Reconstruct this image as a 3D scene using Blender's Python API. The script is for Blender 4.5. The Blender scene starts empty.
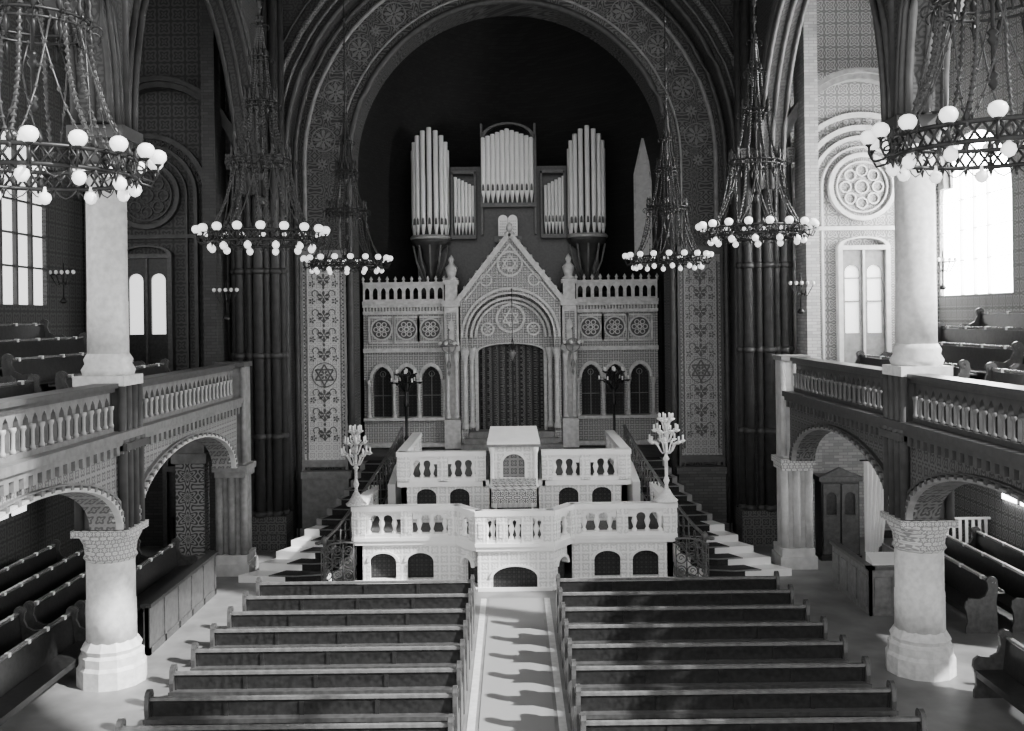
import bpy, bmesh, math, random
from math import sin, cos, pi, sqrt, atan2
from mathutils import Vector, Matrix
random.seed(4)
SC=bpy.context.scene
COL=SC.collection
H=6.23
# ------------------------------------------------------------------ materials
def newmat(name):
    m=bpy.data.materials.new(name); m.use_nodes=True
    nt=m.node_tree; b=nt.nodes['Principled BSDF']
    return m,nt,b
def g(v): return (v,v*0.995,v*0.985,1)
def coords(nt,s):
    tc=nt.nodes.new('ShaderNodeTexCoord'); sp=nt.nodes.new('ShaderNodeSeparateXYZ')
    nt.links.new(tc.outputs['Object'],sp.inputs[0])
    a=nt.nodes.new('ShaderNodeMath'); a.operation='ADD'
    nt.links.new(sp.outputs[0],a.inputs[0]); nt.links.new(sp.outputs[1],a.inputs[1])
    c=nt.nodes.new('ShaderNodeCombineXYZ')
    nt.links.new(a.outputs[0],c.inputs[0]); nt.links.new(sp.outputs[2],c.inputs[1])
    v=nt.nodes.new('ShaderNodeVectorMath'); v.operation='SCALE'; v.inputs['Scale'].default_value=s
    nt.links.new(c.outputs[0],v.inputs[0]); return v.outputs[0]
def plain(name,v,rough=0.6,noise=0.12,scale=6,bump=0.1,metal=0.0):
    m,nt,b=newmat(name)
    tc=nt.nodes.new('ShaderNodeTexCoord'); n=nt.nodes.new('ShaderNodeTexNoise')
    n.inputs['Scale'].default_value=scale; n.inputs['Detail'].default_value=6
    nt.links.new(tc.outputs['Object'],n.inputs['Vector'])
    r=nt.nodes.new('ShaderNodeValToRGB')
    r.color_ramp.elements[0].position=0.3; r.color_ramp.elements[1].position=0.7
    r.color_ramp.elements[0].color=g(v*(1-noise)); r.color_ramp.elements[1].color=g(min(1,v*(1+noise)))
    nt.links.new(n.outputs[0],r.inputs[0]); nt.links.new(r.outputs[0],b.inputs['Base Color'])
    if bump:
        bp=nt.nodes.new('ShaderNodeBump'); bp.inputs['Strength'].default_value=bump; bp.inputs['Distance'].default_value=0.02
        nt.links.new(n.outputs[0],bp.inputs['Height']); nt.links.new(bp.outputs[0],b.inputs['Normal'])
    b.inputs['Roughness'].default_value=rough; b.inputs['Metallic'].default_value=metal
    return m
def brick(name,v,mortar,scale=1.0,rough=0.7):
    m,nt,b=newmat(name)
    vec=coords(nt,1.0); t=nt.nodes.new('ShaderNodeTexBrick')
    t.inputs['Scale'].default_value=scale; t.inputs['Brick Width'].default_value=0.26; t.inputs['Row Height'].default_value=0.085
    t.inputs['Mortar Size'].default_value=0.009
    t.inputs['Color1'].default_value=g(v*1.2); t.inputs['Color2'].default_value=g(v*0.75); t.inputs['Mortar'].default_value=g(mortar)
    nt.links.new(vec,t.inputs['Vector']); nt.links.new(t.outputs['Color'],b.inputs['Base Color'])
    bp=nt.nodes.new('ShaderNodeBump'); bp.inputs['Strength'].default_value=0.3; bp.inputs['Distance'].default_value=0.01; bp.invert=True
    nt.links.new(t.outputs['Fac'],bp.inputs['Height']); nt.links.new(bp.outputs[0],b.inputs['Normal'])
    b.inputs['Roughness'].default_value=rough
    return m
def rosette(name,lo,hi,s=2.0,petals=6,freq=22,rough=0.7,bump=0.3,amp=0.09):
    m,nt,b=newmat(name); L=nt.links.new
    vec=coords(nt,s)
    fr=nt.nodes.new('ShaderNodeVectorMath'); fr.operation='FRACTION'; L(vec,fr.inputs[0])
    sb=nt.nodes.new('ShaderNodeVectorMath'); sb.operation='SUBTRACT'; sb.inputs[1].default_value=(0.5,0.5,0); L(fr.outputs[0],sb.inputs[0])
    ln=nt.nodes.new('ShaderNodeVectorMath'); ln.operation='LENGTH'; L(sb.outputs[0],ln.inputs[0])
    sp=nt.nodes.new('ShaderNodeSeparateXYZ'); L(sb.outputs[0],sp.inputs[0])
    def mth(op,a,bv=None):
        n=nt.nodes.new('ShaderNodeMath'); n.operation=op
        for i,x in enumerate((a,bv)):
            if x is None: continue
            if isinstance(x,(int,float)): n.inputs[i].default_value=x
            else: L(x,n.inputs[i])
        return n.outputs[0]
    an=mth('ARCTAN2',sp.outputs[1],sp.outputs[0])
    pe=mth('MULTIPLY',mth('COSINE',mth('MULTIPLY',an,petals)),amp)
    q=mth('SINE',mth('MULTIPLY',mth('ADD',ln.outputs['Value'],pe),freq))
    r=nt.nodes.new('ShaderNodeValToRGB'); e=r.color_ramp.elements
    e[0].position=0.35; e[1].position=0.6; e[0].color=g(lo); e[1].color=g(hi)
    q2=mth('ADD',mth('MULTIPLY',q,0.5),0.5); L(q2,r.inputs[0]); L(r.outputs[0],b.inputs['Base Color'])
    bp=nt.nodes.new('ShaderNodeBump'); bp.inputs['Strength'].default_value=bump; bp.inputs['Distance'].default_value=0.02
    L(q2,bp.inputs['Height']); L(bp.outputs[0],b.inputs['Normal'])
    b.inputs['Roughness'].default_value=rough
    return m
def glow(name,v,e):
    m,nt,b=newmat(name); b.inputs['Base Color'].default_value=g(v)
    b.inputs['Emission Color'].default_value=(1,1,1,1); b.inputs['Emission Strength'].default_value=e
    b.inputs['Roughness'].default_value=0.3
    return m
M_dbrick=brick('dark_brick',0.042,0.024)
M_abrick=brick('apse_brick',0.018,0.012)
M_mbrick=brick('mid_brick',0.1,0.06)
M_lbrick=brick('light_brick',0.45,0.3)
M_ldec=rosette('lit_painted_wall',0.15,0.34,3.0,4,22,bump=0.1,amp=.12)
M_ddec=rosette('shaded_painted_wall',0.035,0.08,2.6,4,20,bump=0.05)
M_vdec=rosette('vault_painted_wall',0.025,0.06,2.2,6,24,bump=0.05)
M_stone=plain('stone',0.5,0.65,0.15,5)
M_mstone=plain('mid_stone',0.2,0.6,0.25,6)
M_colstone=plain('column_stone',0.66,0.5,0.16,9,0.05)
M_carved=rosette('carved_stone',0.1,0.24,5,4,16,bump=0.4)
M_cap=rosette('carved_capital',0.28,0.62,7,6,14,bump=0.5)
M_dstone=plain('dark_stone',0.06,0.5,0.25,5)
M_rib=plain('dark_rib_stone',0.035,0.55,0.3,6)
M_dcarved=rosette('carved_dark_stone',0.035,0.11,4.0,4,18)
M_marble=plain('white_marble',0.93,0.4,0.04,4,0.02)
M_mcarv=rosette('carved_marble',0.72,0.93,4.5,4,14,bump=0.3)
M_painted=rosette('painted_ornament',0.05,0.28,1.9,6,30,bump=0.0,amp=.12)
M_paint2=rosette('painted_arch_ornament',0.022,0.095,1.5,6,34,bump=0.0,amp=.14)
M_paintlight=rosette('painted_panel_field',0.36,0.58,4.5,4,18,bump=0.0)
M_paintdim=rosette('painted_panel_field_dim',0.16,0.3,4.5,4,18,bump=0.0)
M_motif=plain('painted_motif',0.09,0.7)
M_wood=plain('dark_wood',0.024,0.3,0.5,14,0.03)
M_wood2=plain('brown_wood',0.065,0.32,0.35,10,0.03)
M_toprail=plain('wood_top_highlight',0.15,0.25,0.3,10,0.0)  # paler than the pew wood: highlight along the top rails put into the colour
M_littop=plain('lit_wood_top',0.38,0.35,0.2,8,0.0)  # window light on the right side pew tops, painted as paler wood
M_edge=plain('worn_wood_edge',0.05,0.3,0.3,10,0.0)
M_iron=plain('dark_iron',0.014,0.4,0.3,20,0.05,0.3)
M_bead=plain('bead_metal',0.035,0.35,0.5,30,0.0,0.2)
M_rail=plain('worn_iron_railing',0.12,0.4,0.3,20,0.0,0.2)
M_pipe=plain('organ_pipe_tin',0.92,0.4,0.04,3,0.0,0.1)
M_black=plain('black_void',0.005,0.8,0.1,3,0)
M_floor=plain('floor_stone',0.2,0.45,0.3,1.5,0.02)
M_run=rosette('aisle_carpet',0.17,0.27,3.0,4,14,bump=0.0)
M_border=plain('aisle_border',0.6,0.5,0.15,8)
M_carpet=plain('stair_carpet',0.02,0.9,0.4,30,0.2)
M_dais=plain('dais_floor_shade',0.09,0.9,0.3,20,0.1)  # podium floor coloured dark to give shade between the balusters
M_curt=rosette('damask_curtain',0.01,0.13,3.6,5,24,bump=0.1,amp=.13)
M_cloth=rosette('brocade_cloth',0.08,0.6,5,6,22,bump=0.1)
M_glass_r=glow('daylit_window_glass',0.9,34)
M_glass_l=glow('dim_daylit_window_glass',0.6,1.8)
M_glass_d=glow('daylit_door_glass',0.8,1.4)
M_globe=glow('opal_glass',0.95,1.0)  # lamps are unlit; emission added to brighten the white globes
M_white=plain('white_enamel',0.85,0.4,0.03,4,0)
M_lattice=rosette('lattice_grille',0.005,0.04,9,4,12,bump=0.0)
M_gold=plain('pale_gilt',0.5,0.35,0.2,20,0.05,0.3)
M_silver=plain('pale_metal',0.85,0.35,0.1,20,0.05,0.1)
# ------------------------------------------------------------------ mesh builder
ID=lambda u,d,z:(u,d,z)
SWAP=lambda u,d,z:(d,u,z)
class MB:
    def __init__(s,T=ID): s.v=[];s.f=[];s.s=[];s.T=T
    def raw(s,vs,fs,sm=False):
        o=len(s.v); s.v+= [s.T(*p) for p in vs]; s.f+=[tuple(i+o for i in f) for f in fs]; s.s+=[sm]*len(fs); return s
    def hexa(s,a):
        return s.raw(a,[(0,3,2,1),(4,5,6,7),(0,1,5,4),(1,2,6,5),(2,3,7,6),(3,0,4,7)])
    def box(s,x0,x1,y0,y1,z0,z1):
        return s.hexa([(x0,y0,z0),(x1,y0,z0),(x1,y1,z0),(x0,y1,z0),(x0,y0,z1),(x1,y0,z1),(x1,y1,z1),(x0,y1,z1)])
    def lathe(s,prof,cx=0,cy=0,cz=0,n=16,sm=True,sx=1,sy=1):
        vs=[];k=len(prof)
        for r,z in prof:
            for i in range(n):
                a=2*pi*i/n; vs.append((cx+r*cos(a)*sx,cy+r*sin(a)*sy,cz+z))
        fs=[(j*n+i,j*n+(i+1)%n,(j+1)*n+(i+1)%n,(j+1)*n+i) for j in range(k-1) for i in range(n)]
        fs.append(tuple(range(n-1,-1,-1))); fs.append(tuple((k-1)*n+i for i in range(n)))
        return s.raw(vs,fs,sm)
    def sphere(s,cx,cy,cz,r,n=10,k=6):
        return s.lathe([(max(r*sin(pi*j/k),0.001),-r*cos(pi*j/k)) for j in range(k+1)],cx,cy,cz,n)
    def tube(s,pts,r,n=6,closed=False):
        pts=[Vector(p) for p in pts]; N=len(pts); vs=[]
        for i,p in enumerate(pts):
            if closed: t=pts[(i+1)%N]-pts[i-1]
            else: t=pts[min(i+1,N-1)]-pts[max(i-1,0)]
            if t.length<1e-9: t=Vector((0,0,1))
            t.normalize()
            up=Vector((0,0,1)) if abs(t.z)<0.92 else Vector((0,1,0))
            a=t.cross(up).normalized(); b=t.cross(a).normalized()
            for j in range(n):
                q=p+(a*cos(2*pi*j/n)+b*sin(2*pi*j/n))*r; vs.append(tuple(q))
        fs=[]
        for i in range(N if closed else N-1):
            for j in range(n):
                i2=(i+1)%N; fs.append((i*n+j,i*n+(j+1)%n,i2*n+(j+1)%n,i2*n+j))
        if not closed: fs.append(tuple(range(n))); fs.append(tuple((N-1)*n+j for j in range(n-1,-1,-1)))
        return s.raw(vs,fs,True)
    def prism(s,poly,d0,d1):
        n=len(poly); vs=[(u,d0,z) for u,z in poly]+[(u,d1,z) for u,z in poly]
        fs=[tuple(range(n)),tuple(range(2*n-1,n-1,-1))]+[(i,(i+1)%n,n+(i+1)%n,n+i) for i in range(n)]
        return s.raw(vs,fs)
    def slab(s,poly,z0,z1):
        n=len(poly); vs=[(x,y,z0) for x,y in poly]+[(x,y,z1) for x,y in poly]
        fs=[tuple(range(n)),tuple(range(2*n-1,n-1,-1))]+[(i,(i+1)%n,n+(i+1)%n,n+i) for i in range(n)]
        return s.raw(vs,fs)
    def arc(s,uc,zc,ri,ro,d0,d1,a0=0,a1=pi,n=24,rz=1.0):
        for i in range(n):
            p=a0+(a1-a0)*i/n; q=a0+(a1-a0)*(i+1)/n
            P=lambda r,a,d:(uc+r*cos(a),d,zc+r*sin(a)*rz)
            s.hexa([P(ri,p,d0),P(ro,p,d0),P(ro,p,d1),P(ri,p,d1),P(ri,q,d0),P(ro,q,d0),P(ro,q,d1),P(ri,q,d1)])
        return s
    def disc(s,uc,zc,r,d0,d1,n=24):
        return s.prism([(uc+r*cos(2*pi*i/n),zc+r*sin(2*pi*i/n)) for i in range(n)],d0,d1)
    def bar(s,u0,z0,u1,z1,w,d0,d1):
        l=sqrt((u1-u0)**2+(z1-z0)**2); nx=-(z1-z0)/l*w/2; nz=(u1-u0)/l*w/2
        return s.prism([(u0+nx,z0+nz),(u1+nx,z1+nz),(u1-nx,z1-nz),(u0-nx,z0-nz)],d0,d1)
    def star(s,uc,zc,R,w,d0,d1):
        for k in (0,1):
            p=[(uc+R*cos(pi/2+k*pi+2*pi*i/3),zc+R*sin(pi/2+k*pi+2*pi*i/3)) for i in range(3)]
            for i in range(3): s.bar(*p[i],*p[(i+1)%3],w,d0+(0.003*k),d1)
        return s
    def petals(s,uc,zc,R,n,d0,d1,w=.35,off=0):
        for i in range(n):
            a=2*pi*i/n+off; c,q=cos(a),sin(a); k=R*w
            P=[(.18,0),(.45,.8),(.75,1),(1.0,0),(.75,-1),(.45,-.8)]
            s.prism([(uc+c*x*R-q*y*k*.5,zc+q*x*R+c*y*k*.5) for x,y in P],d0,d1)
        return s
    def archwall(s,u0,u1,z0,z1,d0,d1,ops,n=12):
        zt=z1 if callable(z1) else (lambda u:z1)
        br={round(u0,5),round(u1,5)}
        if callable(z1): br.add(0.0)
        for o in ops:
            uc,w=o[0],o[1]
            for i in range(n+1): br.add(round(uc-w/2*cos(pi*i/n),5))
        br=sorted(b for b in br if u0-1e-6<=b<=u1+1e-6)
        def top(o,u):
            uc,w,zb,zs,kind,rise=o; du=min(abs(u-uc),w/2)
            if kind=='r': return zs+rise*sqrt(max(0,1-(du/(w/2))**2))
            if kind=='p': return zs+rise*sqrt(max(0,w*w-(w/2+du)**2))/(w*0.8660254)
            return zs
        for a,b in zip(br,br[1:]):
            m=(a+b)/2; oo=None
            for o in ops:
                if abs(m-o[0])<o[1]/2: oo=o
            def blk(za0,zb0,za1,zb1):
                s.hexa([(a,d0,za0),(b,d0,zb0),(b,d1,zb0),(a,d1,za0),(a,d0,za1),(b,d0,zb1),(b,d1,zb1),(a,d1,za1)])
            if oo is None: blk(z0,z0,zt(a),zt(b))
            else:
                if oo[2]>z0+1e-4: blk(z0,z0,oo[2],oo[2])
                blk(top(oo,a),top(oo,b),zt(a),zt(b))
        return s
    def mesh(s,name):
        me=bpy.data.meshes.new(name); me.from_pydata(s.v,[],s.f)
        me.polygons.foreach_set('use_smooth',s.s)
        bm=bmesh.new(); bm.from_mesh(me); bmesh.ops.recalc_face_normals(bm,faces=bm.faces); bm.to_mesh(me); bm.free()
        return me
def ob(name,mb,mat,parent=None,loc=(0,0,0),rot=0,**props):
    if isinstance(mb,MB): me=mb.mesh(name)
    else: me=mb
    if mat is not None and me is not None and len(me.materials)==0: me.materials.append(mat)
    o=bpy.data.objects.new(name,me); o.location=loc; o.rotation_euler=(0,0,rot)
    COL.objects.link(o)
    if parent: o.parent=parent
    for k,v in props.items(): o[k]=v
    return o
def struct(name,mb,mat,label=None):
    return ob(name,mb,mat,kind='structure',label=label or name.replace('_',' '),category=name.split('_')[0])
def empty(name,loc,label,cat,rot=0,**p):
    return ob(name,None,None,loc=loc,rot=rot,label=label,category=cat,**p)
def sub(name,parent):
    o=bpy.data.objects.new(name,None); COL.objects.link(o); o.parent=parent; return o
# ------------------------------------------------------------------ camera
cam=bpy.data.cameras.new('camera'); co=bpy.data.objects.new('camera',cam); COL.objects.link(co)
cam.sensor_width=36; cam.lens=35.16; cam.shift_y=-0.0464; cam.clip_end=200
co.location=(0,0,H); co.rotation_euler=(pi/2,math.radians(0.7),0); SC.camera=co
# ------------------------------------------------------------------ shell
struct('floor',MB().box(-12.2,12.2,6,38,-0.2,0),M_floor,'grey stone floor of the hall')
struct('ceiling',MB().box(-12.2,12.2,8,38,17,17.2),M_dbrick,'dark ceiling above the hall')
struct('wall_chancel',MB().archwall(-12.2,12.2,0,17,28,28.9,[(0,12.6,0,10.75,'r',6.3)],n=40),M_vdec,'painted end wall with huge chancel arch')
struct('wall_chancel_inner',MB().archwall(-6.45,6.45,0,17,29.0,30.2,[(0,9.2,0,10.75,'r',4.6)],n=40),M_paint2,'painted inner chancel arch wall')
ap=MB(); N=28; rows=[(1,0.0),(1,10.75)]+[(cos(a),10.75+5.6*sin(a)) for a in [pi/2*i/8 for i in range(1,9)]]
vs=[]
for k,z in rows:
    k=max(k,0.001)
    for i in range(N+1):
        a=pi*i/N; vs.append((5.4*k*cos(a),30.2+7*k*sin(a),z))
ap.raw(vs,[(j*(N+1)+i,j*(N+1)+i+1,(j+1)*(N+1)+i+1,(j+1)*(N+1)+i) for j in range(len(rows)-1) for i in range(N)],True)
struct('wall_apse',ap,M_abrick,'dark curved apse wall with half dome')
k=0
def trim(mb,mat,label):
    global k
    k+=1; return struct('trim_%d'%k,mb,mat,label)
for r,y,w,mt in [(6.28,27.9,0.09,M_rib),(6.5,27.85,0.05,M_dstone),(6.75,27.8,0.09,M_dcarved),(7.05,27.8,0.04,M_rib),(5.95,28.95,0.06,M_mstone),(4.66,28.92,0.1,M_rib),(4.95,28.95,0.035,M_mstone),(6.15,28.6,0.08,M_rib)]:
    pts=[(r,y,0.0),(r,y,5),(r,y,10.6)]+[(r*cos(a),y,10.75+r*sin(a)) for a in [pi*i/40 for i in range(41)]]+[(-r,y,10.6),(-r,y,5),(-r,y,0)]
    trim(MB().tube(pts,w,8),mt,'round moulding following the chancel arch')
mb=MB()
for i in range(25):
    a=pi*i/24; c=5.45; x,z=c*cos(a),10.75+c*sin(a)
    mb.petals(x,z,.3 if i%2 else .17,8,28.96,29.0,.3); mb.arc(x,z,.05,.08,28.95,29.0,0,2*pi,8)
    for t in (-1,1): mb.petals((c+t*.36)*cos(a+.04),10.75+(c+t*.36)*sin(a+.04),.1,5,28.96,29,.5)
    if i%2: mb.arc(x,z,.33,.355,28.96,29.0,0,2*pi,16)
trim(mb,plain('arch_paint',.14,.7),'painted floral rosettes around the arch')
# ornamental jamb panels
for s in (-1,1):
    X0,X1=4.78,6.1
    a,b=(s*X0,s*X1) if s>0 else (s*X1,s*X0)
    e=empty('ornamental_wall_panel',(0,28.98,0),'tall painted wall panel with star and floral arabesque','wall panel')
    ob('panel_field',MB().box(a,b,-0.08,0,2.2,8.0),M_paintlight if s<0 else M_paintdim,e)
    f=MB()
    for (p,q,r_,t) in [(a,a+0.07,1.9,8.3),(b-0.07,b,1.9,8.3)]: f.box(p,q,-0.16,0,r_,t)
    f.box(a,b,-0.17,0,8.0,8.25); f.box(a,b,-0.17,0,2.0,2.2); f.box(a+.15,a+.19,-0.1,0,2.4,7.8); f.box(b-.19,b-.15,-0.1,0,2.4,7.8)
    ob('panel_frame',f,M_dstone if s>0 else M_mstone,e)
    c=(a+b)/2; m=MB(); d0,d1=-0.1,-0.07
    m.star(c,4.65,0.3,0.045,d0,d1); m.petals(c,4.65,.14,6,d0,d1,.5)
    m.arc(c,4.65,0.34,0.365,d0,d1,0,2*pi,24)
    for zz in (2.95,3.5,4.05,5.25,5.8,6.35,6.9,7.4):
        m.petals(c,zz,.19,6,d0,d1,.42,pi/6); m.arc(c,zz,.03,.05,d0,d1,0,2*pi,10)
        for t in (-1,1):
            m.arc(c+t*.24,zz+.1,.08,.105,d0,d1,-.6 if t>0 else -1,4.2,10); m.petals(c+t*.33,zz-.12,.1,5,d0,d1,.5)
            m.bar(c,zz-.2,c+t*.17,zz+.02,.02,d0,d1)
        m.prism([(c,zz+.21),(c+.04,zz+.27),(c,zz+.34),(c-.04,zz+.27)],d0,d1)
    for t in (-1,1):
        for j in range(26): m.petals(c+t*.56,2.45+j*.21,.08,4,d0,d1,.6)
    ob('arabesque_motif',m,M_motif,e)
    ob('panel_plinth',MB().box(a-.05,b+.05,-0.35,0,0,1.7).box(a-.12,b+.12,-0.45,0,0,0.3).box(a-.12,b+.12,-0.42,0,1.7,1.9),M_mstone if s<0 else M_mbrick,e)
# piers beside the chancel arch
for s in (-1,1):
    e=empty('clustered_pier',(s*6.93,27.3,0),'dark clustered pier rising to the chancel arch','pier')
    ob('pier_core',MB().box(-0.6,0.6,0,0.69,0,16.9),M_dbrick,e)
    t=MB()
    for x,y,r in [(-.66,.1,.1),(-.48,-.06,.13),(-.2,-.1,.09),(0.05,-.12,.15),(.28,-.1,.09),(.5,-.06,.13),(.66,.1,.1)]:
        t.lathe([(r,0.9),(r,16.9)],x,y,0,10)
        for zz in (0.9,3.0,5.2,7.5): t.lathe([(r,0),(r*1.35,.05),(r*1.35,.12),(r,.17)],x,y,zz,10)
    ob('pier_shafts',t,M_rib,e)
    ob('pier_base',MB().box(-.77,.77,-.3,.56,0,.45).box(-.76,.76,-.25,.56,.45,.75).box(-.75,.75,-.2,.56,.75,.92),M_dcarved,e)
    ob('pier_capital',MB().box(-.76,.76,-.25,.56,10.35,10.5).box(-.77,.77,-.29,.56,10.5,10.75),M_dcarved,e)
# ------------------------------------------------------------------ aisle walls
for s,nm in ((-1,'left'),(1,'right')):
    wm=M_ldec if s>0 else M_ddec  # same wall paint, lit copy right, shaded copy left: daylight put into colour
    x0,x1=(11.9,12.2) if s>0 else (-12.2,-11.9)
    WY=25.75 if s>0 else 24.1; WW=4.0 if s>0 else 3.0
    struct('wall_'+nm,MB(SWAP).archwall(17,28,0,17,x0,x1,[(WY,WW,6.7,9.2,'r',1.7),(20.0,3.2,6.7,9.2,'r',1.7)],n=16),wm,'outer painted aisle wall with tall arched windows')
    a,b=(7.78,11.9) if s>0 else (-11.9,-7.78)
    struct('wall_%s_end'%nm,MB().box(a,b,27.87,28,4.3,17),wm,'painted end wall of the aisle gallery')
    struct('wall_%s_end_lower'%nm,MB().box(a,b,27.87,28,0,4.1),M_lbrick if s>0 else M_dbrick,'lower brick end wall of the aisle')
    c=9.75 if s>0 else -10.1; t=MB(); zc=9.75
    for r0,r1,d in [(1.95,2.08,27.74),(1.58,1.72,27.72),(1.32,1.42,27.68),(1.08,1.13,27.72)]:
        if s<0 and r0>1.9: continue
        t.arc(c,zc,r0,r1,d,27.9,0,pi,28)
        if r0<1.9 : t.box(c-r1,c-r0,d,27.9,4.3,zc); t.box(c+r0,c+r1,d,27.9,4.3,zc)
    t.box(c-1.72,c+1.72,27.7,27.9,8.55,8.66)
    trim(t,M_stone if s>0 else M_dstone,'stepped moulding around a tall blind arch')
    m=MB()
    for i in range(18):
        q=pi*(i+.5)/18; m.petals(c+1.5*cos(q),zc+1.5*sin(q),.1,5,27.82,27.9,.5)
        if s>0: m.petals(c+1.83*cos(q),zc+1.83*sin(q),.1,5,27.82,27.9,.5)
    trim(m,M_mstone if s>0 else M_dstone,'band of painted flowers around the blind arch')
    e=empty('rose_medallion',(c,27.85,zc),'round stone rose medallion with ring of lobes','wall ornament')
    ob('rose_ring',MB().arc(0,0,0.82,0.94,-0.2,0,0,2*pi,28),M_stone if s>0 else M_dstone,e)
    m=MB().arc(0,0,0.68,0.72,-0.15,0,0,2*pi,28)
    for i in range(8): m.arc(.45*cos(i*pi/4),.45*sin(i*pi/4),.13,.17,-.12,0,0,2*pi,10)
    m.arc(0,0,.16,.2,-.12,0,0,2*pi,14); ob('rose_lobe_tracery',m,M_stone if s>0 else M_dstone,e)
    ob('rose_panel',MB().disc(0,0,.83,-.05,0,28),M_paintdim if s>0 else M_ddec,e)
    e=struct('door_%d'%(1 if s<0 else 2),MB().box(c-.72,c-.6,27.6,27.86,4.3,8.0).box(c+.6,c+.72,27.6,27.86,4.3,8.0).box(c-.72,c+.72,27.6,27.86,8.0,8.12).box(c-.03,c+.03,27.65,27.86,4.3,8.0).arc(c,8.12,.58,.7,27.6,27.86,0,pi,16,0.35),M_wood2 if s<0 else M_stone,'double glazed door with arched head')
    for t2 in (-1,1):
        cc=c+t2*.31; zb=5.9 if s<0 else 5.7
        ob('door_leaf',MB().archwall(cc-.28,cc+.28,4.3,8.0,27.72,27.8,[(cc,.4,zb,7.4,'r',.18)],8),M_wood if s<0 else M_mstone,e)
        ob('door_glass',MB().box(cc-.21,cc+.21,27.79,27.82,zb-.05,7.65),M_glass_d,e)
        if s>0: ob('door_muntin',MB().box(cc-.2,cc+.2,27.74,27.78,6.55,6.6).box(cc-.2,cc+.2,27.74,27.78,7.2,7.24),M_mstone,e)
    m=MB()
    for x in (7.87,8.05,8.22): m.lathe([(.07,4.3),(.07,10.3)],s*x,27.75,0,8)
    m.box(min(s*7.8,s*8.35),max(s*7.8,s*8.35),27.64,27.86,9.5,9.9)
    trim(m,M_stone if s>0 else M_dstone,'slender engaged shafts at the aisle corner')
    wn=(3 if s<0 else 4)
    gm=M_glass_l if s<0 else M_glass_r
    xg=s*12.02
    for i,(yc,hw) in enumerate(((WY,WW/2),(20.0,1.6))):
        w=struct('window_%d'%(wn+2*i),MB(SWAP).box(yc-hw,yc+hw,xg-.01,xg+.01,6.7,10.9),gm,'tall arched daylit aisle window')
        fr=MB(SWAP); tk=.05 if s<0 else .015
        for q in (-.75,0,.75): fr.box(yc+q-tk,yc+q+tk,s*11.95-.05,s*11.95+.05,6.7,10.8)
        for zz in (7.6,8.4,9.2): fr.box(yc-hw,yc+hw,s*11.95-.03,s*11.95+.03,zz,zz+tk)
        ob('window_mullions',fr,M_dstone if s<0 else M_white,w)  # right bars coloured white and kept thin to merge into the window glare
    w=struct('window_%d'%(7 if s<0 else 8),MB(SWAP).box(21.5,24.3,s*11.86-.01,s*11.86+.01,1.7,2.9),glow('low_window_glass%d'%s,.8,2.5 if s<0 else 16),'low daylit aisle window')
    ob('window_mullions',MB(SWAP).box(21.5,24.3,s*11.82-.02,s*11.82+.02,2.25,2.32).box(22.4,22.48,s*11.82-.02,s*11.82+.02,1.7,2.9).box(23.4,23.48,s*11.82-.02,s*11.82+.02,1.7,2.9),M_wood,w)
    c=s*9.0 if s<0 else 10.6
    e=struct('door_%d'%(9 if s<0 else 10),MB().box(c-.7,c-.58,27.6,27.86,0,2.1).box(c+.58,c+.7,27.6,27.86,0,2.1).box(c-.7,c+.7,27.6,27.86,2.1,2.25).arc(c,2.25,.55,.7,27.6,27.86,0,pi,14),M_wood2,'dark panelled door with arched head')
    ob('door_leaf',MB().archwall(c-.58,c+.58,0,2.1,27.75,27.84,[(c-.29,.4,.2,.8,'r',.05),(c+.29,.4,.2,.8,'r',.05)],6),M_wood,e)
    a,b=(6.7,7.3) if s>0 else (-7.3,-6.7)
    struct('wall_%s_arcade'%nm,MB(SWAP).archwall(7,26.95,9.62,16.98,a,b,[(22.3,9.0,9.62,9.62,'r',4.9),(12.3,9.0,9.62,9.62,'r',4.9)],n=24),M_vdec,'dark upper nave arcade with large arches')
    for yc in (22.3,12.3):
        m=MB(SWAP)
        for rr,dx in ((4.5,-.3),(4.62,-.36),(4.5,0),(4.5,.3),(4.85,-.33)):
            xx=s*(7+dx)
            m.tube([(yc+rr*cos(q),xx,9.6+rr*sin(q)*4.9/4.5) for q in [pi*i/28 for i in range(29)]],.07,6)
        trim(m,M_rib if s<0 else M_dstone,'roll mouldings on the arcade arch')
for s in (-1,1):
    for yc in (17.2,27.4):
        m=MB()
        m.arc(s*9.55,9.6,2.25,2.4,yc-.18,yc+.18,0,pi,20,1.35).arc(s*9.55,9.6,2.4,2.5,yc-.28,yc+.28,0,pi,20,1.33)
        trim(m,M_mstone if s>0 else M_rib,'transverse rib of the aisle vault')
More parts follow.
